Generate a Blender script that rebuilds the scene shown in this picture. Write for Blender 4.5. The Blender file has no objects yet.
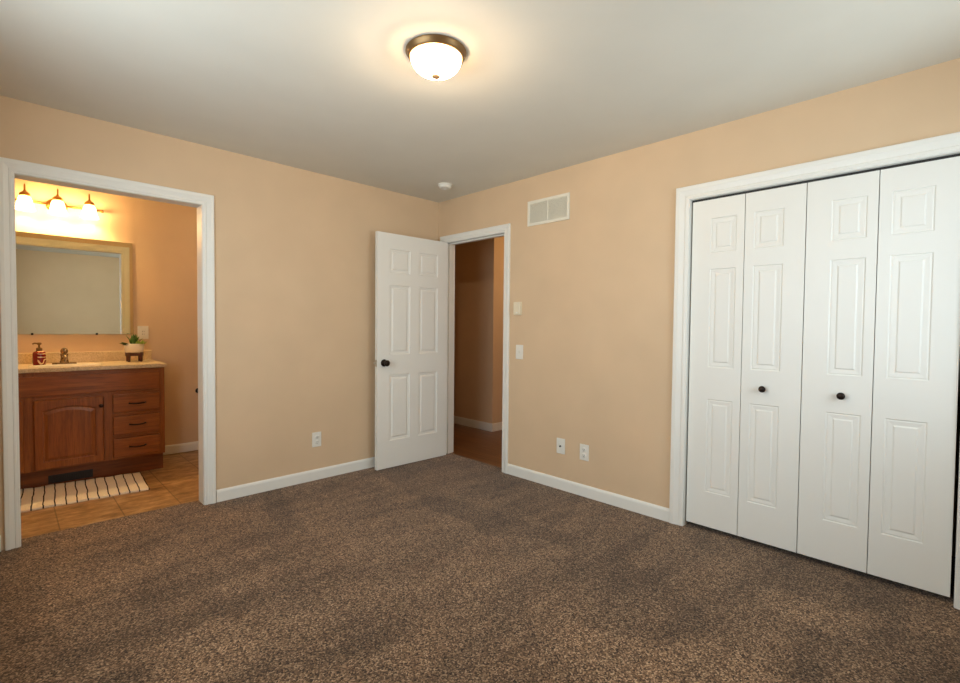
import bpy, bmesh, math, random
from mathutils import Vector, Matrix
random.seed(7)
D = bpy.data
SC = bpy.context.scene
COL = SC.collection

# ------------------------------------------------------------------ camera, world, lights, exposure
YAW, PITCH, ROLL, FPX = 0.777935, -0.0289642, 0.00958197, 480.644
cyw, syw, cpt, spt = math.cos(YAW), math.sin(YAW), math.cos(PITCH), math.sin(PITCH)
fwd = Vector((syw * cpt, cyw * cpt, spt))
right = Vector((cyw, -syw, 0))
up = right.cross(fwd)
r2 = right * math.cos(ROLL) + up * math.sin(ROLL)
u2 = up * math.cos(ROLL) - right * math.sin(ROLL)
cam = D.objects.new('camera', D.cameras.new('camera'))
COL.objects.link(cam)
cam.matrix_world = Matrix(((r2.x, u2.x, -fwd.x, -3.00913), (r2.y, u2.y, -fwd.y, -3.64021),
                           (r2.z, u2.z, -fwd.z, 1.23168), (0, 0, 0, 1)))
cam.data.sensor_width = 36
cam.data.lens = 36 * FPX / 960
cam.data.clip_start = 0.02
SC.camera = cam

SC.view_settings.view_transform = 'Standard'
SC.view_settings.look = 'None'
SC.view_settings.gamma = 1
SC.view_settings.use_curve_mapping = False
SC.view_settings.exposure = 0.17

W = D.worlds.new('daylight')
SC.world = W
W.use_nodes = True
W.node_tree.nodes['Background'].inputs[0].default_value = (0.62, 0.8, 1.0, 1)
W.node_tree.nodes['Background'].inputs[1].default_value = 1.0


def light(name, kind, loc, power, color, size=0.1, sy=None, look=None):
    l = D.lights.new(name, kind)
    l.energy = power
    l.color = color
    if kind == 'AREA':
        l.shape = 'RECTANGLE'
        l.size = size
        l.size_y = sy or size
    else:
        l.shadow_soft_size = size
    o = D.objects.new(name, l)
    COL.objects.link(o)
    o.location = loc
    if look:
        o.rotation_euler = Vector(look).to_track_quat('-Z', 'Y').to_euler()
    return o


DAY = (0.80, 0.92, 1.0)
WARM = (1.0, 0.70, 0.37)
light('window_daylight', 'AREA', (-3.62, -1.95, 1.5), 58, DAY, 1.7, 1.35, (1, 0, 0.14))
light('window_daylight', 'AREA', (-0.8, -4.26, 1.5), 27, DAY, 1.0, 1.35, (-0.25, 1, 0.05))
light('hall_lamp_light', 'POINT', (1.75, -0.6, 2.25), 16, (1.0, 0.6, 0.27), 0.12)
light('bathroom_fill_light', 'POINT', (-1.3, 0.75, 2.3), 8, WARM, 0.1)  # added unseen fill that lifts the bathroom's right wall and vanity front
LAMP_DOME = 32.0        # emission of the ceiling lamp's glass
LAMP_COL = (1.0, 0.78, 0.54)
SHADE = 3.6            # emission of the vanity shades
SHADE_COL = (1.0, 0.62, 0.22)
BULB_W = 14
LAMP_W = 17.0           # each of the two bulbs inside the ceiling lamp's bowl


# ------------------------------------------------------------------ helpers
def lin(c):
    return tuple(((v / 255) / 12.92 if v / 255 <= 0.04045 else ((v / 255 + 0.055) / 1.055) ** 2.4) for v in c) + (1,)


class NT:
    def __init__(self, m):
        self.t = m.node_tree
        self.b = self.t.nodes['Principled BSDF']

    def n(self, kind, **props):
        nd = self.t.nodes.new(kind)
        for k, v in props.items():
            setattr(nd, k, v)
        return nd

    def l(self, a, b):
        self.t.links.new(a, b)

    def coord(self, scale=(1, 1, 1), loc=(0, 0, 0), rot=(0, 0, 0)):
        c = self.n('ShaderNodeTexCoord')
        mp = self.n('ShaderNodeMapping')
        mp.inputs['Scale'].default_value = scale
        mp.inputs['Location'].default_value = loc
        mp.inputs['Rotation'].default_value = rot
        self.l(c.outputs['Object'], mp.inputs['Vector'])
        return mp.outputs['Vector']

    def noise(self, vec, scale, detail=3, rough=0.5):
        nd = self.n('ShaderNodeTexNoise')
        nd.inputs['Scale'].default_value = scale
        nd.inputs['Detail'].default_value = detail
        nd.inputs['Roughness'].default_value = rough
        self.l(vec, nd.inputs['Vector'])
        return nd.outputs['Fac']

    def ramp(self, fac, stops, interp='LINEAR'):
        r = self.n('ShaderNodeValToRGB')
        cr = r.color_ramp
        cr.interpolation = interp
        while len(cr.elements) < len(stops):
            cr.elements.new(0.5)
        for e, (p, c) in zip(cr.elements, stops):
            e.position = p
            e.color = c if len(c) == 4 else tuple(c) + (1,)
        self.l(fac, r.inputs['Fac'])
        return r.outputs['Color']

    def mix(self, fac, a, b, mode='MIX'):
        m = self.n('ShaderNodeMix', data_type='RGBA', blend_type=mode)
        for sock, v in ((m.inputs['Factor'], fac), (m.inputs['A'], a), (m.inputs['B'], b)):
            pass
        ins = [i for i in m.inputs if i.enabled]
        for sock, v in zip((m.inputs[0], m.inputs[6], m.inputs[7]), (fac, a, b)):
            if hasattr(v, 'node'):
                self.l(v, sock)
            else:
                sock.default_value = v
        return m.outputs[2]

    def math(self, op, a, b=0.0):
        m = self.n('ShaderNodeMath', operation=op)
        for sock, v in zip(m.inputs, (a, b)):
            if hasattr(v, 'node'):
                self.l(v, sock)
            else:
                sock.default_value = v
        return m.outputs[0]

    def bump(self, h, strength=0.2, dist=0.01):
        b = self.n('ShaderNodeBump')
        b.inputs['Strength'].default_value = strength
        b.inputs['Distance'].default_value = dist
        self.l(h, b.inputs['Height'])
        self.l(b.outputs['Normal'], self.b.inputs['Normal'])


def mat(name, rgb, rough=0.5, metal=0.0, spec=0.5):
    m = D.materials.new(name)
    m.use_nodes = True
    b = m.node_tree.nodes['Principled BSDF']
    b.inputs['Base Color'].default_value = lin(rgb)
    b.inputs['Roughness'].default_value = rough
    b.inputs['Metallic'].default_value = metal
    b.inputs['Specular IOR Level'].default_value = spec
    return m


def paint(name, rgb, rough, bscale=160, bstr=0.06, vary=0.03):
    m = mat(name, rgb, rough, spec=0.3)
    t = NT(m)
    v = t.coord()
    c = lin(rgb)
    lo = tuple(x * (1 - vary) for x in c[:3])
    hi = tuple(min(1, x * (1 + vary)) for x in c[:3])
    t.l(t.ramp(t.noise(v, 3.0, 2), [(0.3, lo), (0.7, hi)]), t.b.inputs['Base Color'])
    t.bump(t.noise(v, bscale, 2), bstr, 0.002)
    return m


def wood(name, dark, mid, lite, axis, rough=0.35, scale=1.0):
    m = mat(name, mid, rough)
    t = NT(m)
    s = [26 * scale, 26 * scale, 26 * scale]
    s[axis] = 1.6 * scale
    v = t.coord(tuple(s))
    f = t.noise(v, 1.6, 5, 0.62)
    f2 = t.noise(v, 5.5, 3, 0.6)
    base = t.ramp(f, [(0.28, lin(dark)), (0.5, lin(mid)), (0.74, lin(lite))])
    pores = t.ramp(f2, [(0.36, (0.72, 0.66, 0.62)), (0.5, (1, 1, 1))])
    t.l(t.mix(0.8, base, pores, 'MULTIPLY'), t.b.inputs['Base Color'])
    t.bump(f2, 0.12, 0.002)
    return m


def emit(name, rgb, strength, base=(240, 235, 225)):
    m = mat(name, base, 0.3)
    b = m.node_tree.nodes['Principled BSDF']
    b.inputs['Emission Color'].default_value = tuple(rgb) + (1,)
    b.inputs['Emission Strength'].default_value = strength
    return m


# materials -----------------------------------------------------------------
M_WALL = paint('beige_wall_paint', (213, 187, 154), 0.7)
M_CEIL = paint('ceiling_paint', (221, 217, 204), 0.85, 60, 0.12, 0.02)
M_TRIM = paint('white_trim_paint', (230, 230, 223), 0.38, 200, 0.02, 0.01)
M_DOOR = paint('white_door_paint', (230, 230, 223), 0.42, 220, 0.03, 0.01)
M_PLATE = mat('white_plastic', (228, 226, 216), 0.35)
M_IVORY = mat('ivory_plastic', (226, 216, 190), 0.4)
M_SLOT = mat('slot_dark', (38, 36, 34), 0.6)
M_GRILLE = mat('grille_enamel', (226, 222, 206), 0.45)
M_DUCT = mat('duct_shadow', (120, 115, 105), 0.8)
M_BRONZE = mat('oil_rubbed_bronze', (38, 28, 22), 0.35, 0.7)
M_LAMPRIM = mat('brushed_bronze', (126, 98, 62), 0.4, 0.75)
M_FINIAL_LIT = mat('finial_bronze_lit', (206, 158, 112), 0.5, 0.2)  # the rim's bronze lightened: light on the finial put into its colour
M_BRASS = mat('antique_brass', (150, 104, 48), 0.3, 0.9)
M_FAUCET = mat('aged_nickel', (150, 128, 98), 0.22, 0.9)
M_STEEL = mat('latch_steel', (196, 186, 168), 0.35, 0.8)
M_PULL = mat('dark_pull', (44, 24, 14), 0.4, 0.5)
M_OAK_H = wood('stained_oak_across', (118, 64, 22), (144, 80, 31), (162, 96, 40), 0)
M_OAK_V = wood('stained_oak_upright', (116, 63, 22), (141, 78, 30), (159, 94, 39), 2)
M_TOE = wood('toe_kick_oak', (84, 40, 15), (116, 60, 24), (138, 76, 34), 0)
M_STAND = wood('dark_walnut', (50, 20, 12), (82, 36, 22), (104, 50, 30), 2)
M_CERAMIC = mat('white_ceramic', (232, 224, 206), 0.45)
M_SOIL = mat('soil', (48, 36, 26), 0.9)
M_BLACK = mat('black_enamel', (28, 22, 18), 0.5)
M_PAPER = mat('white_paper', (236, 230, 220), 0.9)
M_MIRROR = mat('mirror_glass', (225, 232, 226), 0.01, 1.0)
M_LAMPGLASS = emit('lit_frosted_glass', (1.0, 0.72, 0.44), LAMP_DOME)
_t = NT(M_LAMPGLASS)
_tr = _t.n('ShaderNodeBsdfTransparent')
_mx = _t.n('ShaderNodeMixShader')
_mx.inputs[0].default_value = 0.45
_t.l(_tr.outputs[0], _mx.inputs[1])
_t.l(_t.b.outputs[0], _mx.inputs[2])
_t.l(_mx.outputs[0], M_LAMPGLASS.node_tree.nodes['Material Output'].inputs['Surface'])
M_SHADE = emit('lit_frosted_shade', SHADE_COL, SHADE)
_t = NT(M_SHADE)
_tr = _t.n('ShaderNodeBsdfTransparent')
_mx = _t.n('ShaderNodeMixShader')
_mx.inputs[0].default_value = 0.5
_t.l(_tr.outputs[0], _mx.inputs[1])
_t.l(_t.b.outputs[0], _mx.inputs[2])
_t.l(_mx.outputs[0], M_SHADE.node_tree.nodes['Material Output'].inputs['Surface'])


def carpet_mat():
    m = mat('brown_frieze_carpet', (104, 84, 66), 0.95, spec=0.1)
    t = NT(m)
    v = t.coord()
    jit = t.n('ShaderNodeVectorMath', operation='ADD')
    warp = t.n('ShaderNodeTexNoise')
    warp.inputs['Scale'].default_value = 260
    sc_ = t.n('ShaderNodeVectorMath', operation='SCALE')
    sc_.inputs['Scale'].default_value = 0.006
    t.l(v, warp.inputs['Vector'])
    t.l(warp.outputs['Color'], sc_.inputs[0])
    t.l(v, jit.inputs[0])
    t.l(sc_.outputs[0], jit.inputs[1])
    tuft = t.n('ShaderNodeTexVoronoi', feature='F1', voronoi_dimensions='2D')
    tuft.inputs['Scale'].default_value = 205
    t.l(jit.outputs[0], tuft.inputs['Vector'])
    tsep = t.n('ShaderNodeSeparateColor')
    t.l(tuft.outputs['Color'], tsep.inputs[0])
    fine = tsep.outputs[0]
    fleck = t.ramp(fine, [(0.0, lin((34, 23, 15))), (0.25, lin((78, 59, 42))), (0.62, lin((114, 89, 66))), (0.85, lin((142, 115, 88))),
                          (1.0, lin((172, 146, 117)))])
    # brushed nap: soft swaths left by a vacuum cleaner and by feet
    vo = t.n('ShaderNodeTexVoronoi', feature='SMOOTH_F1', distance='CHEBYCHEV')
    vo.inputs['Scale'].default_value = 2.3
    vo.inputs['Smoothness'].default_value = 0.12
    w1 = t.coord((1.0, 0.5, 1), (0, 0, 0), (0, 0, 0.45))
    t.l(w1, vo.inputs['Vector'])
    sep = t.n('ShaderNodeSeparateColor')
    t.l(vo.outputs['Color'], sep.inputs[0])
    swath = t.ramp(sep.outputs[0], [(0.0, (0.78, 0.78, 0.78)), (1.0, (1.2, 1.2, 1.2))])
    streak = t.ramp(t.noise(t.coord((1.0, 3.4, 1), (0, 0, 0), (0, 0, 0.75)), 1.5, 4, 0.6), [(0.34, (0.66, 0.66, 0.66)), (0.5, (1.0, 1.0, 1.0)), (0.68, (1.2, 1.2, 1.2))])
    c = t.mix(1.0, fleck, swath, 'MULTIPLY')
    c = t.mix(1.0, c, streak, 'MULTIPLY')
    t.l(c, t.b.inputs['Base Color'])
    t.bump(t.noise(v, 150, 2, 0.6), 0.4, 0.006)
    t.b.inputs['Sheen Weight'].default_value = 0.15
    return m


def tile_mat():
    m = mat('stone_tile', (160, 116, 70), 0.35)
    t = NT(m)
    v = t.coord((1, 1, 1), (2.797, -0.6, 0))
    br = t.n('ShaderNodeTexBrick')
    br.offset = 0.0
    br.inputs['Scale'].default_value = 1.0
    br.inputs['Mortar Size'].default_value = 0.004
    br.inputs['Mortar Smooth'].default_value = 0.2
    br.inputs['Brick Width'].default_value = 0.316
    br.inputs['Row Height'].default_value = 0.533
    br.inputs['Color1'].default_value = (1, 1, 1, 1)
    br.inputs['Color2'].default_value = (0.85, 0.85, 0.85, 1)
    br.inputs['Mortar'].default_value = (0.45, 0.42, 0.38, 1)
    t.l(v, br.inputs['Vector'])
    st = t.coord((1.0, 2.2, 1))
    mott = t.ramp(t.noise(st, 7.0, 7, 0.7), [(0.34, lin((116, 84, 48))), (0.5, lin((166, 128, 82))), (0.66, lin((204, 166, 116)))])
    t.l(t.mix(1.0, mott, br.outputs['Color'], 'MULTIPLY'), t.b.inputs['Base Color'])
    t.bump(br.outputs['Fac'], -0.3, 0.003)
    return m


def plank_mat():
    m = mat('hall_wood_floor', (140, 78, 36), 0.3)
    t = NT(m)
    v = t.coord((1, 1, 1), (0, 0, 0), (0, 0, math.pi / 2))
    br = t.n('ShaderNodeTexBrick')
    br.inputs['Scale'].default_value = 1.0
    br.inputs['Mortar Size'].default_value = 0.0015
    br.inputs['Brick Width'].default_value = 0.9
    br.inputs['Row Height'].default_value = 0.083
    br.inputs['Color1'].default_value = (1, 1, 1, 1)
    br.inputs['Color2'].default_value = (0.72, 0.72, 0.72, 1)
    br.inputs['Mortar'].default_value = (0.25, 0.22, 0.2, 1)
    t.l(v, br.inputs['Vector'])
    g = t.coord((22, 1.6, 1))
    gr = t.ramp(t.noise(g, 1.8, 5, 0.6), [(0.3, lin((88, 56, 30))), (0.5, lin((118, 78, 44))), (0.72, lin((144, 100, 62)))])
    t.l(t.mix(1.0, gr, br.outputs['Color'], 'MULTIPLY'), t.b.inputs['Base Color'])
    return m


def laminate_mat():
    m = mat('speckled_laminate', (206, 184, 146), 0.3)
    t = NT(m)
    v = t.coord()
    a = t.ramp(t.noise(v, 110, 4, 0.7), [(0.34, lin((188, 166, 130))), (0.5, lin((214, 194, 158))), (0.66, lin((230, 212, 178)))])
    b = t.ramp(t.noise(v, 9, 4, 0.6), [(0.3, (0.86, 0.83, 0.78)), (0.7, (1, 1, 1))])
    t.l(t.mix(1.0, a, b, 'MULTIPLY'), t.b.inputs['Base Color'])
    return m


def rug_mat():
    m = mat('striped_cotton', (226, 204, 170), 0.95, spec=0.1)
    t = NT(m)
    c = t.n('ShaderNodeTexCoord')
    sx = t.n('ShaderNodeSeparateXYZ')
    t.l(c.outputs['Object'], sx.inputs[0])
    wob = t.math('MULTIPLY', t.math('SUBTRACT', t.noise(t.coord((3, 6, 1)), 1.0, 2), 0.5), 0.022)
    x = t.math('ADD', t.math('ADD', sx.outputs['X'], wob), 0.065 + 0.0588 * 20)
    f = t.math('MODULO', x, 0.0588)
    stripe = t.math('LESS_THAN', f, 0.0075)
    weave = t.ramp(t.noise(t.coord((1, 3, 1)), 160, 2), [(0.3, lin((224, 208, 184))), (0.7, lin((246, 234, 214)))])
    t.l(t.mix(stripe, weave, lin((44, 28, 22))), t.b.inputs['Base Color'])
    t.bump(t.noise(t.coord((1, 3, 1)), 160, 2), 0.4, 0.003)
    return m


def soap_mat():
    m = mat('red_soap_bottle', (120, 16, 14), 0.15)
    t = NT(m)
    v = t.coord((1, 1, 1))
    w = t.n('ShaderNodeTexWave', wave_type='RINGS')
    w.inputs['Scale'].default_value = 16
    w.inputs['Distortion'].default_value = 9
    w.inputs['Detail'].default_value = 1
    t.l(v, w.inputs['Vector'])
    swirl = t.math('GREATER_THAN', w.outputs['Fac'], 0.8)
    sx = t.n('ShaderNodeSeparateXYZ')
    t.l(t.n('ShaderNodeTexCoord').outputs['Object'], sx.inputs[0])
    side = t.math('GREATER_THAN', sx.outputs['X'], -0.012)
    k = t.math('MULTIPLY', swirl, side)
    t.l(t.mix(k, lin((118, 15, 14)), lin((226, 196, 150))), t.b.inputs['Base Color'])
    return m


def leaf_mat(name, a, b):
    m = mat(name, a, 0.5)
    t = NT(m)
    t.l(t.ramp(t.noise(t.coord(), 60, 2), [(0.35, lin(a)), (0.65, lin(b))]), t.b.inputs['Base Color'])
    return m


M_CARPET = carpet_mat()
M_TILE = tile_mat()
M_PLANK = plank_mat()
M_LAM = laminate_mat()
M_RUG = rug_mat()
M_SOAP = soap_mat()
M_LEAF = leaf_mat('leaf_green', (52, 92, 38), (104, 146, 66))
M_LEAF2 = leaf_mat('leaf_lime', (130, 160, 60), (176, 196, 92))
M_LEAF3 = leaf_mat('leaf_dark', (30, 56, 26), (58, 90, 40))
M_PANE = mat('window_glass', (255, 255, 255), 0.02)
_t = NT(M_PANE)
_tr = _t.n('ShaderNodeBsdfTransparent')
_gl = _t.n('ShaderNodeBsdfGlossy')
_gl.inputs['Roughness'].default_value = 0.02
_mx = _t.n('ShaderNodeMixShader')
_mx.inputs[0].default_value = 0.06
_t.l(_tr.outputs[0], _mx.inputs[1])
_t.l(_gl.outputs[0], _mx.inputs[2])
_t.l(_mx.outputs[0], M_PANE.node_tree.nodes['Material Output'].inputs['Surface'])


# geometry ---------------------------------------------------------------------
class MB:
    def __init__(self):
        self.bm = bmesh.new()

    def box(self, x0, x1, y0, y1, z0, z1, bevel=0.0, seg=2):
        b = bmesh.new()
        bmesh.ops.create_cube(b, size=1)
        for v in b.verts:
            v.co = Vector((x0 + (v.co.x + .5) * (x1 - x0), y0 + (v.co.y + .5) * (y1 - y0), z0 + (v.co.z + .5) * (z1 - z0)))
        if bevel:
            bmesh.ops.bevel(b, geom=b.edges[:], offset=bevel, segments=seg, profile=0.5, affect='EDGES')
        self.merge(b)
        return self

    def merge(self, b, mx=None):
        if mx is not None:
            b.transform(mx)
        me = D.meshes.new('tmp')
        b.to_mesh(me)
        b.free()
        self.bm.from_mesh(me)
        D.meshes.remove(me)

    def lathe(self, prof, seg=40, mx=None, close=False, smooth=True):
        """prof: (r, z) pairs turned about local z."""
        b = bmesh.new()
        rings = []
        for r, z in prof:
            if r < 1e-6:
                rings.append([b.verts.new((0, 0, z))])
            else:
                rings.append([b.verts.new((r * math.cos(2 * math.pi * k / seg), r * math.sin(2 * math.pi * k / seg), z)) for k in range(seg)])
        for A, B in zip(rings, rings[1:]):
            for k in range(seg):
                k2 = (k + 1) % seg
                if len(A) == 1 and len(B) == 1:
                    continue
                if len(A) == 1:
                    f = b.faces.new((A[0], B[k2], B[k]))
                elif len(B) == 1:
                    f = b.faces.new((A[k], A[k2], B[0]))
                else:
                    f = b.faces.new((A[k], A[k2], B[k2], B[k]))
                f.smooth = smooth
        bmesh.ops.recalc_face_normals(b, faces=b.faces[:])
        self.merge(b, mx)
        return self

    def tube(self, pts, r, seg=12, cap=True):
        pts = [Vector(p) for p in pts]
        rr = r if isinstance(r, (list, tuple)) else [r] * len(pts)
        b = bmesh.new()
        rings = []
        nrm = None
        for i, p in enumerate(pts):
            d = (pts[min(i + 1, len(pts) - 1)] - pts[max(i - 1, 0)]).normalized()
            if nrm is None:
                nrm = d.orthogonal().normalized()
            nrm = (nrm - d * nrm.dot(d)).normalized()
            bi = d.cross(nrm)
            rings.append([b.verts.new(p + (nrm * math.cos(2 * math.pi * k / seg) + bi * math.sin(2 * math.pi * k / seg)) * rr[i]) for k in range(seg)])
        for A, B in zip(rings, rings[1:]):
            for k in range(seg):
                b.faces.new((A[k], A[(k + 1) % seg], B[(k + 1) % seg], B[k])).smooth = True
        if cap:
            b.faces.new(rings[0][::-1])
            b.faces.new(rings[-1])
        bmesh.ops.recalc_face_normals(b, faces=b.faces[:])
        self.merge(b)
        return self

    def quadstrip(self, rings, closed=True):
        vs = [[self.bm.verts.new(p) for p in r] for r in rings]
        for A, B in zip(vs, vs[1:]):
            n = len(A)
            for k in range(n if closed else n - 1):
                self.bm.faces.new((A[k], A[(k + 1) % n], B[(k + 1) % n], B[k]))
        return vs

    def build(self, name, material, parent=None, fix=False):
        if fix:
            bmesh.ops.remove_doubles(self.bm, verts=self.bm.verts[:], dist=1e-5)
            bmesh.ops.recalc_face_normals(self.bm, faces=self.bm.faces[:])
        me = D.meshes.new(name)
        self.bm.to_mesh(me)
        self.bm.free()
        me.materials.append(material)
        o = D.objects.new(name, me)
        COL.objects.link(o)
        if parent:
            o.parent = parent
        return o


def tag(o, label=None, cat=None, group=None, kind=None):
    if label:
        o['label'] = label
    if cat:
        o['category'] = cat
    if group:
        o['group'] = group
    if kind:
        o['kind'] = kind
    return o


def thing(name, label, cat, loc=(0, 0, 0), rot=(0, 0, 0), group=None, kind=None):
    o = D.objects.new(name, None)
    COL.objects.link(o)
    o.empty_display_size = 0.1
    o.location = loc
    o.rotation_euler = rot
    return tag(o, label, cat, group, kind)


def struct(o, label, cat):
    return tag(o, label, cat, kind='structure')


def copy_tree(o, parent=None):
    c = o.copy()
    COL.objects.link(c)
    if parent:
        c.parent = parent
    for ch in list(o.children):
        copy_tree(ch, c)
    return c


H = 2.44
XL, YR = -3.33, -3.97          # inner faces of the left and rear bedroom walls
T = 0.115                      # wall thickness
YB = 1.667                     # bathroom's far wall

# openings
BA0, BA1, BAH = -2.971, -2.060, 2.042      # bathroom door opening in the back wall
BD0, BD1, BDH = -0.875, -0.100, 2.040      # bedroom door opening in the right wall (along y)
CL0, CL1, CLH = -3.632, -2.415, 2.032      # closet opening in the right wall (along y)

# ------------------------------------------------------------------ the room shell
m = MB()
m.box(XL, 0, YR, 0, -0.06, 0)
m.box(BA0, BA1, 0, 0.12, -0.06, 0)
m.box(0, 0.075, BD0, BD1, -0.06, 0)
m.box(0, 0.68, CL0 - 0.05, CL1 + 0.05, -0.06, 0)
struct(m.build('floor', M_CARPET), 'brown flecked cut-pile carpet over the whole bedroom floor', 'carpet')
m = MB()
m.box(XL, 0.0, 0.12, YB, -0.06, -0.006)
struct(m.build('floor_bathroom', M_TILE), 'tan stone tile floor of the bathroom beyond the left doorway', 'floor')
m = MB()
m.box(0.075, 3.4, -1.7, 1.7, -0.06, -0.006)
struct(m.build('floor_hall', M_PLANK), 'glossy brown wood floor of the hall beyond the open door', 'floor')
struct(MB().box(XL - T, 0.0, YR - T, 0.0, H, H + 0.08).build('ceiling', M_CEIL), 'off-white painted bedroom ceiling with a round lamp on it', 'ceiling')
struct(MB().box(XL - T, 0.0, T, YB + T, H, H + 0.08).build('ceiling_bathroom', M_CEIL), 'ceiling over the bathroom', 'ceiling')
struct(MB().box(T, 3.4, -1.7, 1.7, H, H + 0.08).build('ceiling_hall', M_CEIL), 'ceiling over the hall beyond the open door', 'ceiling')

m = MB()
m.box(XL - T, BA0, 0, T, 0, H + 0.08).box(BA1, 0, 0, T, 0, H + 0.08).box(BA0, BA1, 0, T, BAH, H + 0.08)
struct(m.build('wall_back', M_WALL), 'beige wall on the left with the bathroom doorway in it', 'wall')
m = MB()
m.box(0, T, BD1, YB + T, -0.06, H + 0.08).box(0, T, BD0, BD1, BDH, H + 0.08).box(0, T, CL1, BD0, -0.06, H + 0.08)
m.box(0, T, CL0, CL1, CLH, H + 0.08).box(0, T, YR - T, CL0, -0.06, H + 0.08)
struct(m.build('wall_right', M_WALL), 'beige wall on the right holding the hall doorway and the closet', 'wall')

# windows: left wall and rear wall, both behind the photographer's shoulder
LW = (-2.75, -1.15, 0.85, 2.1)     # y0 y1 z0 z1
RW = (-1.3, -0.3, 0.85, 2.1)       # x0 x1 z0 z1
m = MB()
m.box(XL - T, XL, YR, LW[0], 0, H).box(XL - T, XL, LW[1], 0, 0, H)
m.box(XL - T, XL, LW[0], LW[1], 0, LW[2]).box(XL - T, XL, LW[0], LW[1], LW[3], H)
struct(m.build('wall_left', M_WALL), 'beige bedroom wall beside the camera with a window', 'wall')
m = MB()
m.box(XL - T, RW[0], YR - T, YR, 0, H).box(RW[1], 0, YR - T, YR, 0, H)
m.box(RW[0], RW[1], YR - T, YR, 0, RW[2]).box(RW[0], RW[1], YR - T, YR, RW[3], H)
struct(m.build('wall_rear', M_WALL), 'beige bedroom wall behind the camera with a window, seen in the bathroom mirror', 'wall')
for nm, ax, (a0, a1, z0, z1), p in (('window_1', 'y', LW, XL), ('window_2', 'x', RW, YR)):
    t = thing(nm, 'white framed double-hung window in the %s wall' % ('left' if ax == 'y' else 'rear'), 'window', kind='structure')

    def bx(mb, u0, u1, d0, d1, w0, w1):
        if ax == 'y':
            mb.box(p + d0, p + d1, u0, u1, w0, w1)
        else:
            mb.box(u0, u1, p + d0, p + d1, w0, w1)
    f = MB()
    zm = (z0 + z1) / 2
    bx(f, a0, a0 + .05, -.10, -.03, z0, z1)
    bx(f, a1 - .05, a1, -.10, -.03, z0, z1)
    bx(f, a0 + .05, a1 - .05, -.10, -.03, z0, z0 + .05)
    bx(f, a0 + .05, a1 - .05, -.10, -.03, z1 - .05, z1)
    bx(f, a0 + .05, a1 - .05, -.09, -.045, zm - .02, zm + .02)
    for (u0, u1, w0, w1) in ((a0 - .07, a0, z0 - .07, z1 + .07), (a1, a1 + .07, z0 - .07, z1 + .07), (a0, a1, z1, z1 + .07), (a0, a1, z0 - .07, z0)):
        bx(f, u0, u1, 0, .016, w0, w1)
    f.build('window_frame', M_TRIM, t)
    g = MB()
    bx(g, a0 + .05, a1 - .05, -.07, -.066, z0 + .05, zm - .02)
    bx(g, a0 + .05, a1 - .05, -.07, -.066, zm + .02, z1 - .05)
    g.build('window_pane', M_PANE, t)

struct(MB().box(XL - T, 0, YB, YB + T, -0.06, H).build('wall_bathroom_back', M_WALL), 'beige bathroom wall behind the vanity', 'wall')
struct(MB().box(XL - T, XL, T, YB, -0.06, H).build('wall_bathroom_left', M_WALL), 'beige bathroom wall at the left end of the vanity', 'wall')
struct(MB().box(1.10, 1.10 + T, 0.31, 1.7, -0.06, H).box(1.10 + T, 3.4, 0.31, 0.31 + T, -0.06, H).build('wall_hall_corner', M_WALL),
       'tan hall wall with an outside corner, seen through the open doorway', 'wall')
struct(MB().box(T, 1.10, 1.7, 1.7 + T, -0.06, H).build('wall_hall_end', M_WALL), 'hall wall past the open bedroom door', 'wall')
struct(MB().box(T, 3.4, -1.7 - T, -1.7, -0.06, H).build('wall_hall_side', M_WALL), 'hall wall on the closet side', 'wall')
struct(MB().box(3.4, 3.4 + T, -1.7, 0.31, -0.06, H).build('wall_hall_far', M_WALL), 'far end wall of the hall', 'wall')
m = MB()
m.box(0.68, 0.68 + 0.05, CL0 - 0.1, CL1 + 0.1, 0, H).box(T, 0.68, CL1 + 0.05, CL1 + 0.1, 0, H).box(T, 0.68, CL0 - 0.1, CL0 - 0.05, 0, H)
m.box(T, 0.68, CL0 - .05, CL1 + .05, H - 0.05, H)
struct(m.build('wall_closet', M_WALL), 'inside walls of the closet behind the white folding doors', 'wall')


# ------------------------------------------------------------------ trim
def casing(mb, a0, a1, h, prof, place, la=1.0):
    """U-shaped moulding round an opening. prof = (outward offset, protrusion); place(u, z, d) -> point."""
    path = []
    for o, d in prof:
        path.append([place(a0 - o * la, 0, d), place(a0 - o * la, h + o, d), place(a1 + o, h + o, d), place(a1 + o, 0, d)])
    vs = [[mb.bm.verts.new(p) for p in q] for q in path]
    for A, B in zip(vs, vs[1:]):
        for k in range(3):
            mb.bm.faces.new((A[k], A[k + 1], B[k + 1], B[k]))


def jamb(mb, a0, a1, h, d0, d1, place, th=0.004, stop=True):
    """liner of the opening (thin, over the wall's cut) and a door stop in it"""
    def bb(u0, u1, w0, w1, e0, e1):
        p, q = place(u0, w0, e0), place(u1, w1, e1)
        mb.box(min(p[0], q[0]), max(p[0], q[0]), min(p[1], q[1]), max(p[1], q[1]), min(p[2], q[2]), max(p[2], q[2]))
    bb(a0, a0 + th, 0, h, d0, d1)
    bb(a1 - th, a1, 0, h, d0, d1)
    bb(a0 + th, a1 - th, h - th, h, d0, d1)
    if stop:
        s0, s1 = stop
        bb(a0 + th, a0 + th + .011, 0, h - th, s0, s1)
        bb(a1 - th - .011, a1 - th, 0, h - th, s0, s1)
        bb(a0 + th + .011, a1 - th - .011, h - th - .011, h - th, s0, s1)


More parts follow.
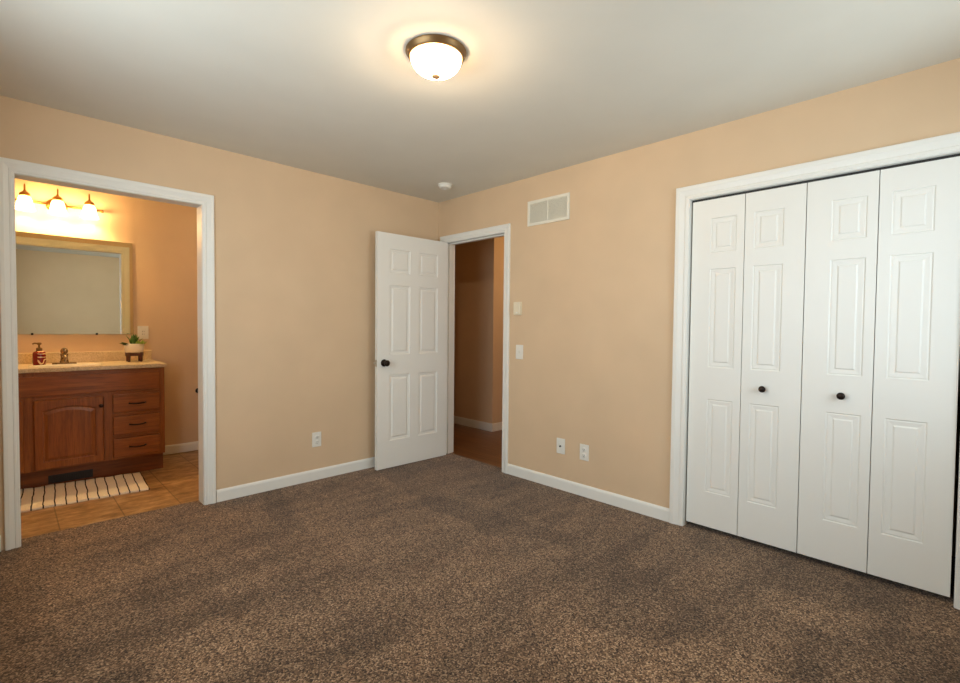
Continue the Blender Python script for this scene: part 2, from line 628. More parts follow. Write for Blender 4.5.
def colonial(w, r=-0.002):
    w += 0.006
    return [(r, 0.0), (r, 0.008), (r + .004, 0.010), (r + .010, 0.010), (r + .013, 0.0125), (r + .022, 0.0125), (r + .026, 0.0095),
            (r + .031, 0.011), (r + w * .62, 0.0155), (r + w * .70, 0.018), (r + w - .004, 0.018), (r + w, 0.015), (r + w, 0.0)]


pA = lambda u, z, d: (u, -d, z)            # bedroom face of the back wall
pAi = lambda u, z, d: (u, T + d, z)        # bathroom face
pB = lambda u, z, d: (-d, u, z)            # bedroom face of the right wall
pBi = lambda u, z, d: (T + d, u, z)

m = MB()
casing(m, BA0, BA1, BAH, colonial(0.066), pA, la=0.86)
casing(m, BA0, BA1, BAH, colonial(0.070), pAi)
jamb(m, BA0, BA1, BAH, 0.0, -T, pA, stop=None)
struct(m.build('trim_1', M_TRIM, fix=True), 'white moulded casing round the bathroom doorway', 'trim')
m = MB()
casing(m, BD0, BD1, BDH, colonial(0.058), pB)
casing(m, BD0, BD1, BDH, colonial(0.058), pBi)
jamb(m, BD0, BD1, BDH, 0.0, -T, pB, stop=(-.038, -.075))
struct(m.build('trim_2', M_TRIM, fix=True), 'white casing round the hall doorway beside the open door', 'trim')
m = MB()
casing(m, CL0, CL1, CLH, colonial(0.076), pB)
jamb(m, CL0, CL1, CLH, 0.0, -T, pB, stop=None)
struct(m.build('trim_3', M_TRIM, fix=True), 'white moulded casing round the closet opening', 'trim')
m = MB()
m.box(0.026, 0.052, CL0 + .006, CL1 - .006, CLH - .018, CLH - .0045)
tag(m.build('closet_track', M_SLOT), 'dark metal folding-door track under the closet head trim', 'track')


def baseboard(name, p0, p1, nx, ny, label, h=0.085):
    """p0 -> p1 along a wall; (nx, ny) = into the room"""
    prof = [(0, 0), (0.012, 0), (0.012, h - .018), (0.010, h - .010), (0.006, h - .003), (0.003, h), (0, h)]
    m = MB()
    m.quadstrip([[(px + nx * d, py + ny * d, z) for d, z in prof] for px, py in (p0, p1)])
    vs = m.bm.verts[:]
    m.bm.verts.ensure_lookup_table()
    n = len(prof)
    m.bm.faces.new(m.bm.verts[:n])
    m.bm.faces.new(m.bm.verts[n:2 * n])
    return struct(m.build(name, M_TRIM, fix=True), label, 'baseboard')


baseboard('baseboard_back', (BA1 + .075, 0), (0, 0), 0, -1, 'white baseboard along the left beige wall up to the open door')
baseboard('baseboard_corner', (XL, 0), (BA0 - .075, 0), 0, -1, 'short white baseboard left of the bathroom doorway')
baseboard('baseboard_right', (0, CL1 + .081), (0, BD0 - .063), -1, 0, 'white baseboard between the hall doorway and the closet')
baseboard('baseboard_rear', (XL, YR), (0, YR), 0, 1, 'white baseboard along the wall behind the camera')
baseboard('baseboard_left', (XL, YR), (XL, 0), 1, 0, 'white baseboard along the wall beside the camera')
baseboard('baseboard_bathroom', (-2.055, YB), (0, YB), 0, -1, 'white bathroom baseboard right of the wood vanity')
m = MB()
prof = [(0, -.006), (0.012, -.006), (0.012, .075), (0.008, .085), (0.003, .09), (0, .09)]
m.quadstrip([[(1.10 - d, 1.7, z) for d, z in prof], [(1.10 - d, 0.31 - d, z) for d, z in prof], [(3.4, 0.31 - d, z) for d, z in prof]])
struct(m.build('baseboard_hall', M_TRIM, fix=True), 'white hall baseboard wrapping the outside corner', 'baseboard')


# ------------------------------------------------------------------ doors
def panel_mesh(w, h, th, cols, rows, both=False, prof=None):
    """door leaf: local x 0..w, z 0..h, front face at y = 0 (facing -y), back at y = th; raised panels moulded in"""
    prof = prof or [(0.0, 0.0), (0.006, 0.006), (0.012, 0.0055), (0.022, 0.008), (0.027, 0.007), (0.038, 0.002)]
    xs = sorted({0, w, *[c for p in cols for c in p]})
    zs = sorted({0, h, *[c for p in rows for c in p]})
    mb = MB()

    def side(y, sgn):
        for x0, x1 in zip(xs, xs[1:]):
            for z0, z1 in zip(zs, zs[1:]):
                if (x0, x1) in cols and (z0, z1) in rows:
                    rings = []
                    for o, d in prof:
                        o = min(o, (x1 - x0) * 0.42)
                        yy = y + sgn * d
                        rings.append([(x0 + o, yy, z0 + o), (x1 - o, yy, z0 + o), (x1 - o, yy, z1 - o), (x0 + o, yy, z1 - o)])
                    vs = mb.quadstrip(rings)
                    mb.bm.faces.new(vs[-1])
                else:
                    mb.bm.faces.new([mb.bm.verts.new(p) for p in ((x0, y, z0), (x1, y, z0), (x1, y, z1), (x0, y, z1))])
    side(0, 1)
    if both:
        side(th, -1)
    else:
        mb.bm.faces.new([mb.bm.verts.new(p) for p in ((0, th, 0), (w, th, 0), (w, th, h), (0, th, h))])
    for a, b in zip(xs, xs[1:]):
        for z in (0, h):
            mb.bm.faces.new([mb.bm.verts.new(p) for p in ((a, 0, z), (b, 0, z), (b, th, z), (a, th, z))])
    for a, b in zip(zs, zs[1:]):
        for x in (0, w):
            mb.bm.faces.new([mb.bm.verts.new(p) for p in ((x, 0, a), (x, 0, b), (x, th, b), (x, th, a))])
    bmesh.ops.remove_doubles(mb.bm, verts=mb.bm.verts[:], dist=1e-5)
    bmesh.ops.recalc_face_normals(mb.bm, faces=mb.bm.faces[:])
    return mb


# bedroom door: hung at y = BD1, standing open into the room
ANG = math.radians(91.2)
W_D, H_D, TH_D = 0.762, 2.028, 0.035
# local frame: x from the free edge to the hinge, front (y = 0) towards the camera
ca, sa = math.cos(ANG), math.sin(ANG)
rot = lambda dx, dy: Vector((dx * ca + dy * sa, -dx * sa + dy * ca, 0))
piv = Vector((-0.014, BD1 - 0.006, 0.006))
hinge_front = piv + rot(0.047, 0)
free_front = piv + rot(0.047, -W_D)
ex = (hinge_front - free_front).normalized()
door = thing('door_1', 'white six-panel bedroom door standing open against the left wall by the corner', 'door', free_front,
             (0, 0, math.atan2(ex.y, ex.x)), kind='structure')
cols = [(0.120, 0.335), (0.430, 0.645)]
rows = [(0.235, 0.810), (0.985, 1.585), (1.69, 1.895)]
panel_mesh(W_D, H_D, TH_D, cols, rows, both=True).build('door_leaf', M_DOOR, door)


def knob(parent, x, z, y, sgn, big=1.0, rosette=True):
    """knob on an axis along local y; sgn = -1 sticks out towards -y"""
    mx = Matrix.Translation((x, y, z)) @ Matrix.Rotation(math.pi / 2 * (1 if sgn < 0 else -1), 4, 'X')
    b = MB()
    b.lathe([(0.0, 0), (0.031 * big, 0), (0.032 * big, 0.004), (0.026 * big, 0.009), (0.012, 0.011), (0.011, 0.028), (0.018 * big, 0.034), (0.026 * big, 0.044),
             (0.027 * big, 0.053), (0.022 * big, 0.061), (0.011, 0.065), (0, 0.066)], 28, mx)
    return b.build('knob', M_BRONZE, parent)


knob(door, 0.066, 0.915, 0, -1)
knob(door, 0.066, 0.915, TH_D, 1)
lb = MB()
lb.box(-0.0015, 0.0, 0.006, TH_D - .006, 0.886, 0.944)
lb.box(-0.020, 0.0, 0.011, 0.024, 0.905, 0.925, 0.002)
lb.build('latch', M_STEEL, door)
for z in (0.19, 1.0, 1.79):
    hb = MB()
    hb.tube([(W_D + .004, TH_D + .010, z), (W_D + .004, TH_D + .010, z + .09)], 0.006, 10)
    hb.box(W_D, W_D + .0015, 0.004, TH_D + .004, z, z + .09)
    hb.build('hinge', M_BRONZE, door)

# closet: two folding pairs of leaves
LW_ = 0.2975
Y0 = -2.4280
rows = [(0.213, 0.782), (0.975, 1.568), (1.664, 1.872)]
for i, (nm, lab) in enumerate((('door_2', 'left pair of white folding closet doors with a dark knob'),
                               ('door_3', 'right pair of white folding closet doors with a dark knob'))):
    pair = thing(nm, lab, 'closet door', (0.020, Y0 - i * 2 * LW_ - i * .0005, 0.030), (0, 0, -math.pi / 2), kind='structure')
    for j in range(2):
        c = [(0.108, 0.253)] if j == 0 else [(0.046, 0.194)]
        if i == 1 and j == 1:
            c = [(0.047, 0.199)]
        pm = panel_mesh(LW_ - .0035, 1.984, 0.028, c, rows,
                        prof=[(0.0, 0.0), (0.005, 0.0038), (0.011, 0.0024), (0.027, 0.0045), (0.031, 0.0045), (0.037, 0.0012)])
        leaf = pm.build('door_leaf', M_DOOR, pair)
        leaf.location = (j * LW_, 0, 0)
    b = MB()
    kx = 0.412 if i == 0 else 0.173
    b.lathe([(0, 0), (0.011, 0), (0.011, 0.003), (0.007, 0.006), (0.007, 0.014), (0.015, 0.019), (0.0185, 0.025), (0.017, 0.031), (0.009, 0.035), (0, 0.036)], 24,
            Matrix.Translation((kx, 0, 0.872)) @ Matrix.Rotation(math.pi / 2, 4, 'X'))
    b.build('knob', M_BRONZE, pair)

# ------------------------------------------------------------------ ceiling lamp, smoke alarm
LC = (-1.648, -1.967, H)
t = thing('ceiling_lamp', 'round lit ceiling lamp with frosted glass bowl and bronze rim', 'ceiling lamp', LC)
t.scale = (0.965, 0.965, 0.94)
MB().lathe([(0, 0), (0.134, 0), (0.1385, -0.003), (0.139, -0.006), (0.135, -0.011), (0.131, -0.019), (0.126, -0.028),
            (0.121, -0.031), (0.1165, -0.031), (0.1145, -0.020), (0.0, -0.020)], 64).build('rim', M_LAMPRIM, t)
g = [(0.1155, -0.028)]
for k in range(1, 13):
    a = k / 12 * math.pi / 2
    g.append((0.1155 * math.cos(a) ** 0.9 if k < 12 else 0.0, -0.028 - 0.082 * math.sin(a)))
MB().lathe(g, 64).build('glass_bowl', M_LAMPGLASS, t)
MB().lathe([(0, -0.107), (0.017, -0.1085), (0.0205, -0.112), (0.019, -0.117), (0.011, -0.121), (0, -0.122)], 24).build('finial', M_FINIAL_LIT, t)

light('lamp_bulb_light', 'POINT', (LC[0] + .004, LC[1], H - .049), LAMP_W, LAMP_COL, .012)
light('lamp_bulb_light', 'POINT', (LC[0] - .004, LC[1], H - .041), LAMP_W, LAMP_COL, .012)

t = thing('smoke_alarm', 'small white round smoke alarm on the ceiling near the corner', 'smoke alarm', (-0.344, -0.495, H))
MB().lathe([(0, 0), (0.062, 0), (0.064, -0.006), (0.062, -0.010), (0, -0.010)], 40).build('mounting_ring', M_PLATE, t)
MB().lathe([(0, -0.010), (0.056, -0.010), (0.055, -0.020), (0.046, -0.032), (0.030, -0.036), (0.028, -0.033), (0.012, -0.033), (0.011, -0.037), (0, -0.037)], 40).build('housing', M_PLATE, t)


# ------------------------------------------------------------------ wall fittings
def on_right(name, label, cat, y, z, group=None):      # local x runs to the right seen from the room, y into the wall
    return thing(name, label, cat, (0, y, z), (0, 0, -math.pi / 2), group)


def on_back(name, label, cat, x, z, y=0.0, group=None):
    return thing(name, label, cat, (x, y, z), (0, 0, 0), group)


def plate(parent, w=0.076, h=0.117, m_=None):
    MB().box(-w / 2, w / 2, -0.006, 0, -h / 2, h / 2, 0.0025).build('cover_plate', m_ or M_PLATE, parent)


def duplex(parent):
    plate(parent)
    for dz in (-0.021, 0.021):
        r = MB()
        r.lathe([(0, 0.0085), (0.0155, 0.0085), (0.0165, 0.0075), (0.0165, 0.004)], 24, Matrix.Translation((0, 0, dz)) @ Matrix.Rotation(math.pi / 2, 4, 'X'))
        rec = r.build('receptacle', M_PLATE, parent)
        s = MB()
        s.box(-.0075, -.005, -.0092, -.0083, dz - .001, dz + .008).box(.005, .0075, -.0092, -.0083, dz - .001, dz + .007)
        s.lathe([(0, .0092), (.0026, .0092), (.0026, .0083)], 12, Matrix.Translation((0, 0, dz - .008)) @ Matrix.Rotation(math.pi / 2, 4, 'X'))
        s.build('slots', M_SLOT, rec)
    MB().lathe([(0, .0075), (.003, .007), (.003, .005)], 12, Matrix.Rotation(math.pi / 2, 4, 'X')).build('screw', M_PLATE, parent)


duplex(on_back('wall_outlet', 'white duplex outlet low on the left wall between the doorways', 'outlet', -1.251, 0.324))
duplex(on_right('wall_outlet', 'white duplex outlet low on the right wall, nearer the closet', 'outlet', -1.689, 0.324))
t = on_right('cable_jack', 'white wall plate with one black cable jack, left of the outlet', 'jack', -1.479, 0.333)
plate(t)
MB().lathe([(0, .018), (.0055, .018), (.006, .006)], 12, Matrix.Translation((0, 0, 0)) @ Matrix.Rotation(math.pi / 2, 4, 'X')).build('jack', M_SLOT, t)
for dz in (-.042, .042):
    sb = MB()
    sb.lathe([(0, .0075), (.003, .007), (.003, .005)], 12, Matrix.Translation((0, 0, dz)) @ Matrix.Rotation(math.pi / 2, 4, 'X'))
    sb.build('screw', M_PLATE, t)
t = on_right('light_switch', 'white toggle light switch beside the hall doorway, below the ivory control', 'light switch', -1.053, 1.034)
plate(t)
MB().box(-.0055, .0055, -.0075, -.005, -.013, .013).build('switch_surround', M_GRILLE, t)
MB().box(-.004, .004, -.018, -.006, -.001, .009, .0015).build('toggle', M_PLATE, t)
t = on_right('thermostat', 'small ivory thermostat box on the wall above the light switch', 'thermostat', -1.034, 1.392)
MB().box(-.036, .036, -.004, 0, -.054, .054).build('back_plate', M_IVORY, t)
MB().box(-.034, .034, -.026, -.004, -.052, .052, .004).build('cover', M_IVORY, t)
MB().box(-.006, .012, -.029, -.026, -.040, -.030, .001).build('button', M_PLATE, t)

t = on_right('return_air_grille', 'white return air grille high on the right wall by the hall doorway', 'air vent', -1.327, 2.147)
gw, gh = 0.404, 0.198
f = MB()
f.box(-gw / 2, -gw / 2 + .022, -.010, 0, -gh / 2, gh / 2, .002).box(gw / 2 - .022, gw / 2, -.010, 0, -gh / 2, gh / 2, .002)
f.box(-gw / 2 + .018, gw / 2 - .018, -.010, 0, gh / 2 - .022, gh / 2, .002).box(-gw / 2 + .018, gw / 2 - .018, -.010, 0, -gh / 2, -gh / 2 + .022, .002)
f.box(-.004, .004, -.0095, 0, -gh / 2 + .02, gh / 2 - .02)
f.build('frame', M_GRILLE, t)
lv = MB()
nl = 15
for k in range(nl):
    z = -gh / 2 + .026 + k * (gh - .052) / (nl - 1)
    for x0, x1 in ((-gw / 2 + .02, -.004), (.004, gw / 2 - .02)):
        vs = [(x0, -.008, z - .006), (x1, -.008, z - .006), (x1, -.001, z + .006), (x0, -.001, z + .006)]
        vs2 = [(a, b + .0012, c) for a, b, c in vs]
        lv.quadstrip([vs, vs2])
        n = len(lv.bm.verts)
        lv.bm.verts.ensure_lookup_table()
        lv.bm.faces.new(lv.bm.verts[n - 8:n - 4])
        lv.bm.faces.new(lv.bm.verts[n - 4:n])
lv.build('louvres', M_GRILLE, t, fix=True)
MB().box(-gw / 2 + .015, gw / 2 - .015, -.0008, 0, -gh / 2 + .015, gh / 2 - .015).build('duct_shade_sheet', M_DUCT, t)  # thin grey sheet, the shade behind the louvres as a flat colour

# ------------------------------------------------------------------ bathroom: vanity
VX0, VX1 = XL + 0.004, -2.060
VF = 1.134                       # cabinet face
CB, CT = 0.142, 0.872            # carcass bottom, top
TKY = 1.212
t = thing('vanity_cabinet', 'brown oak bathroom vanity with arched doors and three drawers', 'vanity', ((VX0 + VX1) / 2, VF, 0))
ox = t.location.x
oy = VF


def L(x):
    return x - ox


cb = MB()
cb.box(L(VX0), L(VX1), .018, YB - oy - .002, CB, CT)
cb.build('carcass', M_OAK_V, t)
# face frame: stiles and rails
for x0, x1 in ((-2.4735 + .004, -2.413 - .002), (-2.097 - .004, VX1), (-2.935 - .012, -2.877 + .012), (VX0, VX0 + .045)):
    MB().box(L(x0), L(x1), 0, .018, CB, CT, .001).build('face_stile', M_OAK_V, t)
fr = MB()
fr.box(L(VX0) + .045, L(-2.101), .001, .018, .836, CT).box(L(VX0) + .045, L(-2.101), .001, .018, .655, .70).box(L(VX0) + .045, L(-2.101), .001, .018, CB, .162)
for z in (.505, .326):
    fr.box(L(-2.415), L(-2.101), .001, .018, z - .012, z + .014)
fr.build('face_rail', M_OAK_H, t)
fp = MB()
fp.box(L(VX0) + .02, L(-2.097), -.016, 0, .694, .842, .005, 2)
fp.build('false_drawer_front', M_OAK_H, t)


def slab(x0, x1, z0, z1, name, material, parent):
    b = MB()
    b.box(L(x0), L(x1), -.017, 0.0, z0, z1, .006, 3)
    return b.build(name, material, parent)


for z0, z1, hz in ((.522, .668, .591), (.342, .490, .419), (.160, .310, .238)):
    d = slab(-2.413, -2.097, z0, z1, 'drawer', M_OAK_H, t)
    h = MB()
    pts = []
    for k in range(11):
        s = k / 10
        pts.append((L(-2.308 + .108 * s), -.017 - .022 * math.sin(math.pi * s) ** .5, hz - .004 * math.sin(math.pi * s)))
    h.tube(pts, [.0075 if k in (0, 10) else .0055 for k in range(11)], 10)
    h.build('drawer_pull', M_PULL, d)


def arched_door(x0, x1, z0, z1):
    """cathedral door: slab with an arch-topped raised panel"""
    b = MB()
    st, bo, arch = .047, .050, .030
    w, h = x1 - x0, z1 - z0

    def ring(o, y):
        a0, a1, b0 = st + o, w - st - o, bo + o
        top = h - .056 - arch - o          # at the panel's shoulders
        pts = []
        n = 10
        for k in range(n):
            pts.append((a0 + (a1 - a0) * k / n, b0))
        for k in range(n):
            pts.append((a1, b0 + (top - b0) * k / n))
        for k in range(2 * n):
            s = k / (2 * n)
            pts.append((a1 - (a1 - a0) * s, top + arch * math.sin(math.pi * s) ** .85))
        for k in range(n):
            pts.append((a0, top - (top - b0) * k / n))
        return [(L(x0) + p, y, z0 + q) for p, q in pts]

    def outer(o, y):
        n = 10
        pts = []
        for k in range(n):
            pts.append((o + (w - 2 * o) * k / n, o))
        for k in range(n):
            pts.append((w - o, o + (h - 2 * o) * k / n))
        for k in range(2 * n):
            pts.append((w - o - (w - 2 * o) * k / (2 * n), h - o))
        for k in range(n):
            pts.append((o, h - o - (h - 2 * o) * k / n))
        return [(L(x0) + p, y, z0 + q) for p, q in pts]

    f = -.019
    rings = [outer(0, 0), outer(0, f + .005), outer(.005, f), ring(0, f), ring(.004, f + .008), ring(.010, f + .009), ring(.030, f + .002)]
    vs = b.quadstrip(rings)
    b.bm.faces.new(vs[-1])
    b.bm.faces.new(vs[0])
    bmesh.ops.recalc_face_normals(b.bm, faces=b.bm.faces[:])
    return b.build('door', M_OAK_V, t)


for x0, x1, kx in ((-2.877, -2.4735, -2.490), (-3.308, -2.935, -3.292)):
    d = arched_door(x0, x1, .152, .666)
    MB().lathe([(0, 0), (.006, 0), (.006, .012), (.014, .018), (.015, .024), (.010, .028), (0, .029)], 20,
               Matrix.Translation((L(kx), -.019, .594)) @ Matrix.Rotation(math.pi / 2, 4, 'X')).build('door_knob', M_PULL, d)
tk = MB()
tk.box(L(VX0), L(VX1), TKY - oy, TKY - oy + .016, -.006, CB)
tk.build('toe_kick', M_TOE, t)
vg = MB()
vg.box(L(-2.80), L(-2.535), TKY - oy - .006, TKY - oy, .018, .080, .002)
vent = vg.build('toe_kick_vent', M_BLACK, t)
vl = MB()
for k in range(24):
    x = -2.792 + k * .0107
    vl.box(L(x), L(x + .004), TKY - oy - .009, TKY - oy - .005, .026, .072)
vl.build('vent_fins', M_BLACK, vent)

tag(MB().box(XL + .003, -2.045, 1.112, YB - .002, CT, .905, .006, 3).build('countertop', M_LAM), 'tan speckled laminate countertop on the oak vanity', 'countertop')
tag(MB().box(XL + .003, -2.056, YB - .024, YB - .002, .905, .993, .005, 2).build('backsplash', M_LAM), 'low tan speckled backsplash along the wall behind the faucet', 'backsplash')

# mirror and its clips
t = thing('wall_mirror', 'frameless wall mirror above the bathroom vanity', 'mirror', (-2.70, YB, 1.143))
MB().box(-.513, .508, -.010, -.004, 0, .815).build('glass', M_MIRROR, t)
MB().box(-.513, .508, -.004, 0, 0, .815).build('backing', M_BLACK, t)
c_ = MB()
c_.box(-.17, -.155, -.014, 0, -.006, .010, .001)
c_.build('mirror_clip', M_BRONZE, t)
for dx in (.41, -.30):
    o = t.children[-1].copy()
    o.location.x = dx
    o.parent = t
    COL.objects.link(o)

# vanity light bar
t = thing('vanity_light', 'brass three-shade light bar above the bathroom mirror', 'wall lamp', (-2.70, YB, 2.2))
MB().lathe([(0, .022), (.045, .022), (.056, .014), (.060, 0)], 32, Matrix.Rotation(math.pi / 2, 4, 'X') @ Matrix.Diagonal((1.15, 1.0, 1, 1))).build('backplate', M_BRASS, t)
bar = MB()
bar.tube([(-.29, -.045, 0), (.29, -.045, 0)], .008, 12)
for s in (-.29, .29):
    bar.lathe([(0, -.014), (.010, -.010), (.013, 0), (.010, .010), (0, .014)], 14, Matrix.Translation((s, -.045, 0)) @ Matrix.Rotation(math.pi / 2, 4, 'Y'))
bar.tube([(0, -.015, 0), (0, -.045, 0)], .010, 12)
bar.build('bar', M_BRASS, t)
for k, sx in enumerate((-.194, 0.0, .199)):
    a = MB()
    pts = [(sx, -.045, 0), (sx, -.075, .012), (sx, -.105, .045), (sx, -.118, .062)]
    a.tube(pts, .006, 10)
    a.lathe([(0, .022), (.024, .022), (.035, .030), (.033, .042), (.022, .054), (.010, .062), (.006, .075), (.005, .108), (.003, .118), (0, .120)], 24,
            Matrix.Translation((sx, -.12, 0)))
    arm = a.build('lamp_arm', M_BRASS, t)
    MB().lathe([(.026, .026), (.034, .018), (.041, 0), (.047, -.030), (.054, -.060), (.063, -.084), (.060, -.083), (.051, -.060), (.044, -.030), (.038, 0),
                (.030, .016), (.022, .022)], 32, Matrix.Translation((sx, -.12, 0))).build('glass_shade', M_SHADE, arm)
    light('bulb_light', 'POINT', (-2.70 + sx, YB - .12, 2.2 - .035), BULB_W, (1.0, 0.66, 0.29), .025)

# bathroom outlet
t = on_back('wall_outlet', 'white wall outlet above the bathroom counter beside the mirror', 'outlet', -2.118, 1.157, YB)
plate(t, .084, .119)
MB().box(-.017, .017, -.009, -.005, -.034, .034, .002).build('receptacle', M_PLATE, t)
MB().box(-.008, -.005, -.0097, -.0087, .006, .016).box(.005, .008, -.0097, -.0087, .006, .016).box(-.008, -.005, -.0097, -.0087, -.020, -.010).box(.005, .008, -.0097, -.0087, -.020, -.010).build('slots', M_SLOT, t)

# faucet
t = thing('sink_faucet', 'aged metal faucet at the bathroom sink between soap bottle and plant', 'faucet', (-2.682, 1.44, .905))
fb = MB()
b = bmesh.new()
bmesh.ops.create_cube(b, size=1)
for v in b.verts:
    v.co = Vector((v.co.x * .15, v.co.y * .055, (v.co.z + .5) * .016))
bmesh.ops.bevel(b, geom=[e for e in b.edges if abs(e.verts[0].co.z - e.verts[1].co.z) > .01], offset=.026, segments=6, affect='EDGES')
fb.merge(b)
fb.build('base', M_FAUCET, t)
MB().lathe([(0, .014), (.027, .014), (.030, .020), (.025, .034), (.022, .060), (.026, .078), (.024, .088), (0, .090)], 28).build('body', M_FAUCET, t)
sp = MB()
sp.tube([(0, 0, .052), (0, -.035, .066), (0, -.075, .070), (0, -.105, .062), (0, -.118, .045)], [.019, .016, .0145, .014, .013], 16)
sp.build('spout', M_FAUCET, t)
hd = MB()
hd.lathe([(0, .090), (.020, .090), (.024, .098), (.024, .112), (.018, .126), (.008, .132), (0, .133)], 24)
hd.tube([(0, -.01, .118), (0, -.045, .128)], [.008, .005], 10)
hd.build('handle', M_FAUCET, t)
# sink basin let into the counter
tag(MB().lathe([(.215, 0), (.222, .004), (.212, .008), (.200, .004), (.196, .001)], 48,
               Matrix.Translation((-2.682, 1.255, .905)) @ Matrix.Diagonal((1.0, .42, 1, 1))).build('sink_basin', M_CERAMIC),
    'low oval sink rim let into the tan counter in front of the faucet', 'sink')

# soap bottle
t = thing('soap_bottle', 'red patterned soap pump bottle on the bathroom counter', 'soap dispenser', (-2.829, 1.46, .905))
b = MB()
b.lathe([(0, 0), (.034, 0), (.039, .006), (.040, .018), (.040, .088), (.037, .100), (.024, .110), (.016, .113), (0, .113)], 32)
b.build('bottle', M_SOAP, t)
p_ = MB()
p_.lathe([(.017, .113), (.019, .116), (.019, .132), (.016, .136), (.007, .138), (.006, .158), (.012, .160), (.016, .168), (.012, .176), (0, .178)], 24)
p_.tube([(0, 0, .168), (-.028, -.012, .172), (-.038, -.017, .166)], [.007, .006, .005], 10)
p_.build('pump', M_LAMPRIM, t)

# plant pot on a wooden stand
t = thing('potted_plant', 'small leafy plant in a white bowl on dark wooden legs', 'plant', (-2.213, 1.49, .905))
MB().lathe([(0, .080), (.060, .080), (.067, .086), (.071, .110), (.072, .155), (.069, .157), (.066, .154), (.065, .140), (0, .140)], 40).build('pot', M_CERAMIC, t)
MB().lathe([(0, .141), (.0645, .141), (.05, .147), (.02, .150), (0, .150)], 28).build('soil', M_SOIL, t)
for a in (.78, 2.36, 3.93, 5.50):
    b = MB()
    b.tube([(.062 * math.cos(a), .062 * math.sin(a), .0), (.060 * math.cos(a), .060 * math.sin(a), .082)], [.009, .012], 10)
    b.build('stand_leg', M_STAND, t)
b = MB()
b.lathe([(.066, .052), (.066, .080), (.050, .080), (.050, .052), (.066, .052)], 32)
b.build('stand_ring', M_STAND, t)


def leaf(mb, base, d, length, width, droop):
    d = Vector(d).normalized()
    side = d.cross(Vector((0, 0, 1)))
    side = side.normalized() if side.length > 1e-3 else Vector((1, 0, 0))
    nrm = side.cross(d)
    n = 7
    L1, L2, Cn = [], [], []
    for k in range(n + 1):
        s = k / n
        p = Vector(base) + d * length * s - Vector((0, 0, 1)) * droop * s * s
        w = width * math.sin(math.pi * min(1, s * .9 + .1)) ** .8 if k < n else 0.0006
        Cn.append(mb.bm.verts.new(p - nrm * w * .25))
        L1.append(mb.bm.verts.new(p + side * w))
        L2.append(mb.bm.verts.new(p - side * w))
    for k in range(n):
        for q in ((L1[k], Cn[k], Cn[k + 1], L1[k + 1]), (Cn[k], L2[k], L2[k + 1], Cn[k + 1])):
            mb.bm.faces.new(q).smooth = True


def foliage(name, material, n, spec):
    b = MB()
    for k in range(n):
        base, d, ln, wd, dr = spec(k)
        leaf(b, base, d, ln, wd, dr)
    o = b.build(name, material, t)
    mod = o.modifiers.new('thickness', 'SOLIDIFY')
    mod.thickness = .0012
    return o


R_ = random.uniform
foliage('spiky_leaves', M_LEAF, 18, lambda k: ((R_(-.02, .025), R_(-.02, .02), .147), (R_(-.7, .7), R_(-.7, .5), 1.0), R_(.075, .125), R_(.007, .011), R_(.0, .03)))
foliage('broad_dark_leaves', M_LEAF3, 7, lambda k: ((-.035 + R_(-.01, .01), R_(-.03, .02), .147), (R_(-1, -.5), R_(-.7, .3), R_(.2, .5)), R_(.06, .08), .022, .012))
foliage('lime_leaves', M_LEAF2, 16, lambda k: ((.035 + R_(-.02, .02), R_(-.045, .0), .147), (R_(-.4, 1), R_(-.9, .3), R_(.4, .9)), R_(.04, .065), R_(.010, .016), .008))

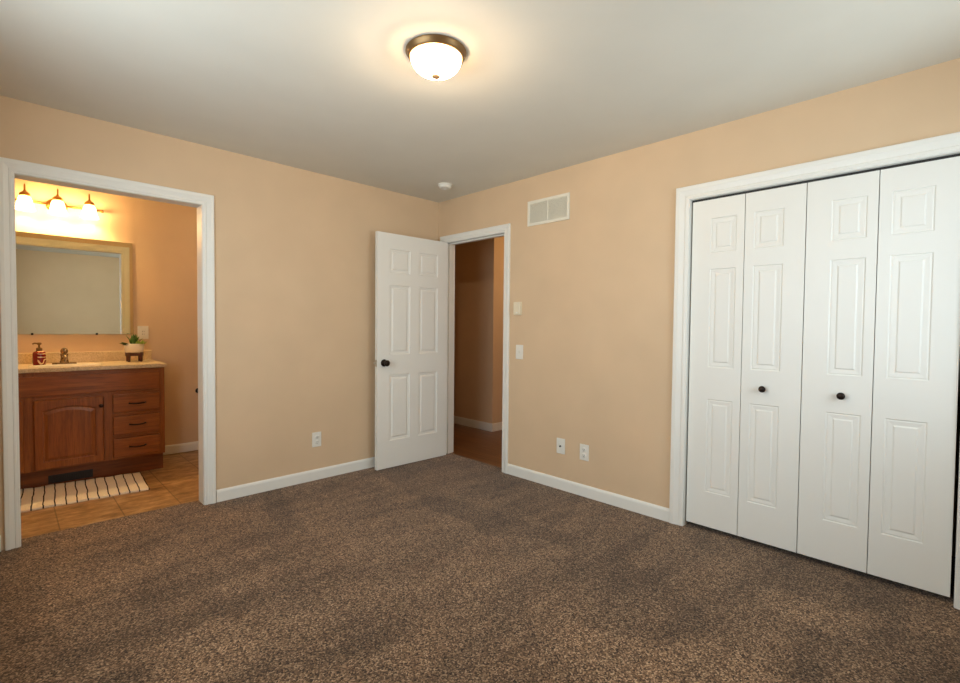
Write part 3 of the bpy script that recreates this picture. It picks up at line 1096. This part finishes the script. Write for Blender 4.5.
# rug
t = None
NXR, NYR = 60, 36
RW_, RD_ = 0.86, 0.525
b = MB()
grid = []
for j in range(NYR + 1):
    row = []
    for i in range(NXR + 1):
        x = -RW_ + RW_ * i / NXR
        y = RD_ * j / NYR
        ez = 0.012 + .0025 * math.sin(x * 37 + y * 5) * math.cos(y * 21 + x * 7)
        far = max(0, (y / RD_ - .8) / .2)
        ez += .010 * far * far * max(0, min(1, (-x) / .5))
        y2 = y + .004 * math.sin(x * 31) * (1 if j in (0, NYR) else .6)
        row.append((x, y2, ez))
    grid.append(row)
vt = [[b.bm.verts.new(p) for p in r] for r in grid]
vb = [[b.bm.verts.new((p[0], p[1], 0.0015)) for p in r] for r in grid]
for j in range(NYR):
    for i in range(NXR):
        b.bm.faces.new((vt[j][i], vt[j][i + 1], vt[j + 1][i + 1], vt[j + 1][i])).smooth = True
        b.bm.faces.new((vb[j][i], vb[j + 1][i], vb[j + 1][i + 1], vb[j][i + 1]))
for j in range(NYR):
    b.bm.faces.new((vt[j][0], vt[j + 1][0], vb[j + 1][0], vb[j][0]))
    b.bm.faces.new((vt[j][NXR], vb[j][NXR], vb[j + 1][NXR], vt[j + 1][NXR]))
for i in range(NXR):
    b.bm.faces.new((vt[0][i], vb[0][i], vb[0][i + 1], vt[0][i + 1]))
    b.bm.faces.new((vt[NYR][i], vt[NYR][i + 1], vb[NYR][i + 1], vb[NYR][i]))
o = b.build('bath_rug', M_RUG)
tag(o, 'cream rug with thin dark stripes lying before the bathroom vanity', 'rug')
o.location = (-2.262, 0.628, -.006)
o.rotation_euler = (0, 0, math.radians(-3.3))

# toilet paper holder, just showing past the right jamb
t = thing('paper_holder', 'dark bronze paper holder on the bathroom wall just past the right jamb', 'paper holder', (-1.672, YB, .555))
b = MB()
b.lathe([(0, .008), (.020, .008), (.024, .003), (.025, 0)], 24, Matrix.Translation((0, 0, .03)) @ Matrix.Rotation(math.pi / 2, 4, 'X'))
b.tube([(0, 0, .03), (0, -.05, .03), (.003, -.068, .02), (.01, -.075, .0)], .008, 10)
b.lathe([(0, -.012), (.011, -.008), (.013, 0), (.011, .008), (0, .012)], 16, Matrix.Translation((0, -.06, .032)))
b.tube([(.0, -.07, 0), (.16, -.07, 0)], .007, 10)
b.build('arm', M_BRONZE, t)
tag(MB().lathe([(.02, -.052), (.052, -.052), (.052, .052), (.02, .052), (.02, -.052)], 32, Matrix.Translation((-1.672 + .082, YB - .07, .543)) @ Matrix.Rotation(math.pi / 2, 4, 'Y')).build('toilet_roll', M_PAPER),
    'white toilet roll on the bronze paper holder', 'toilet roll')
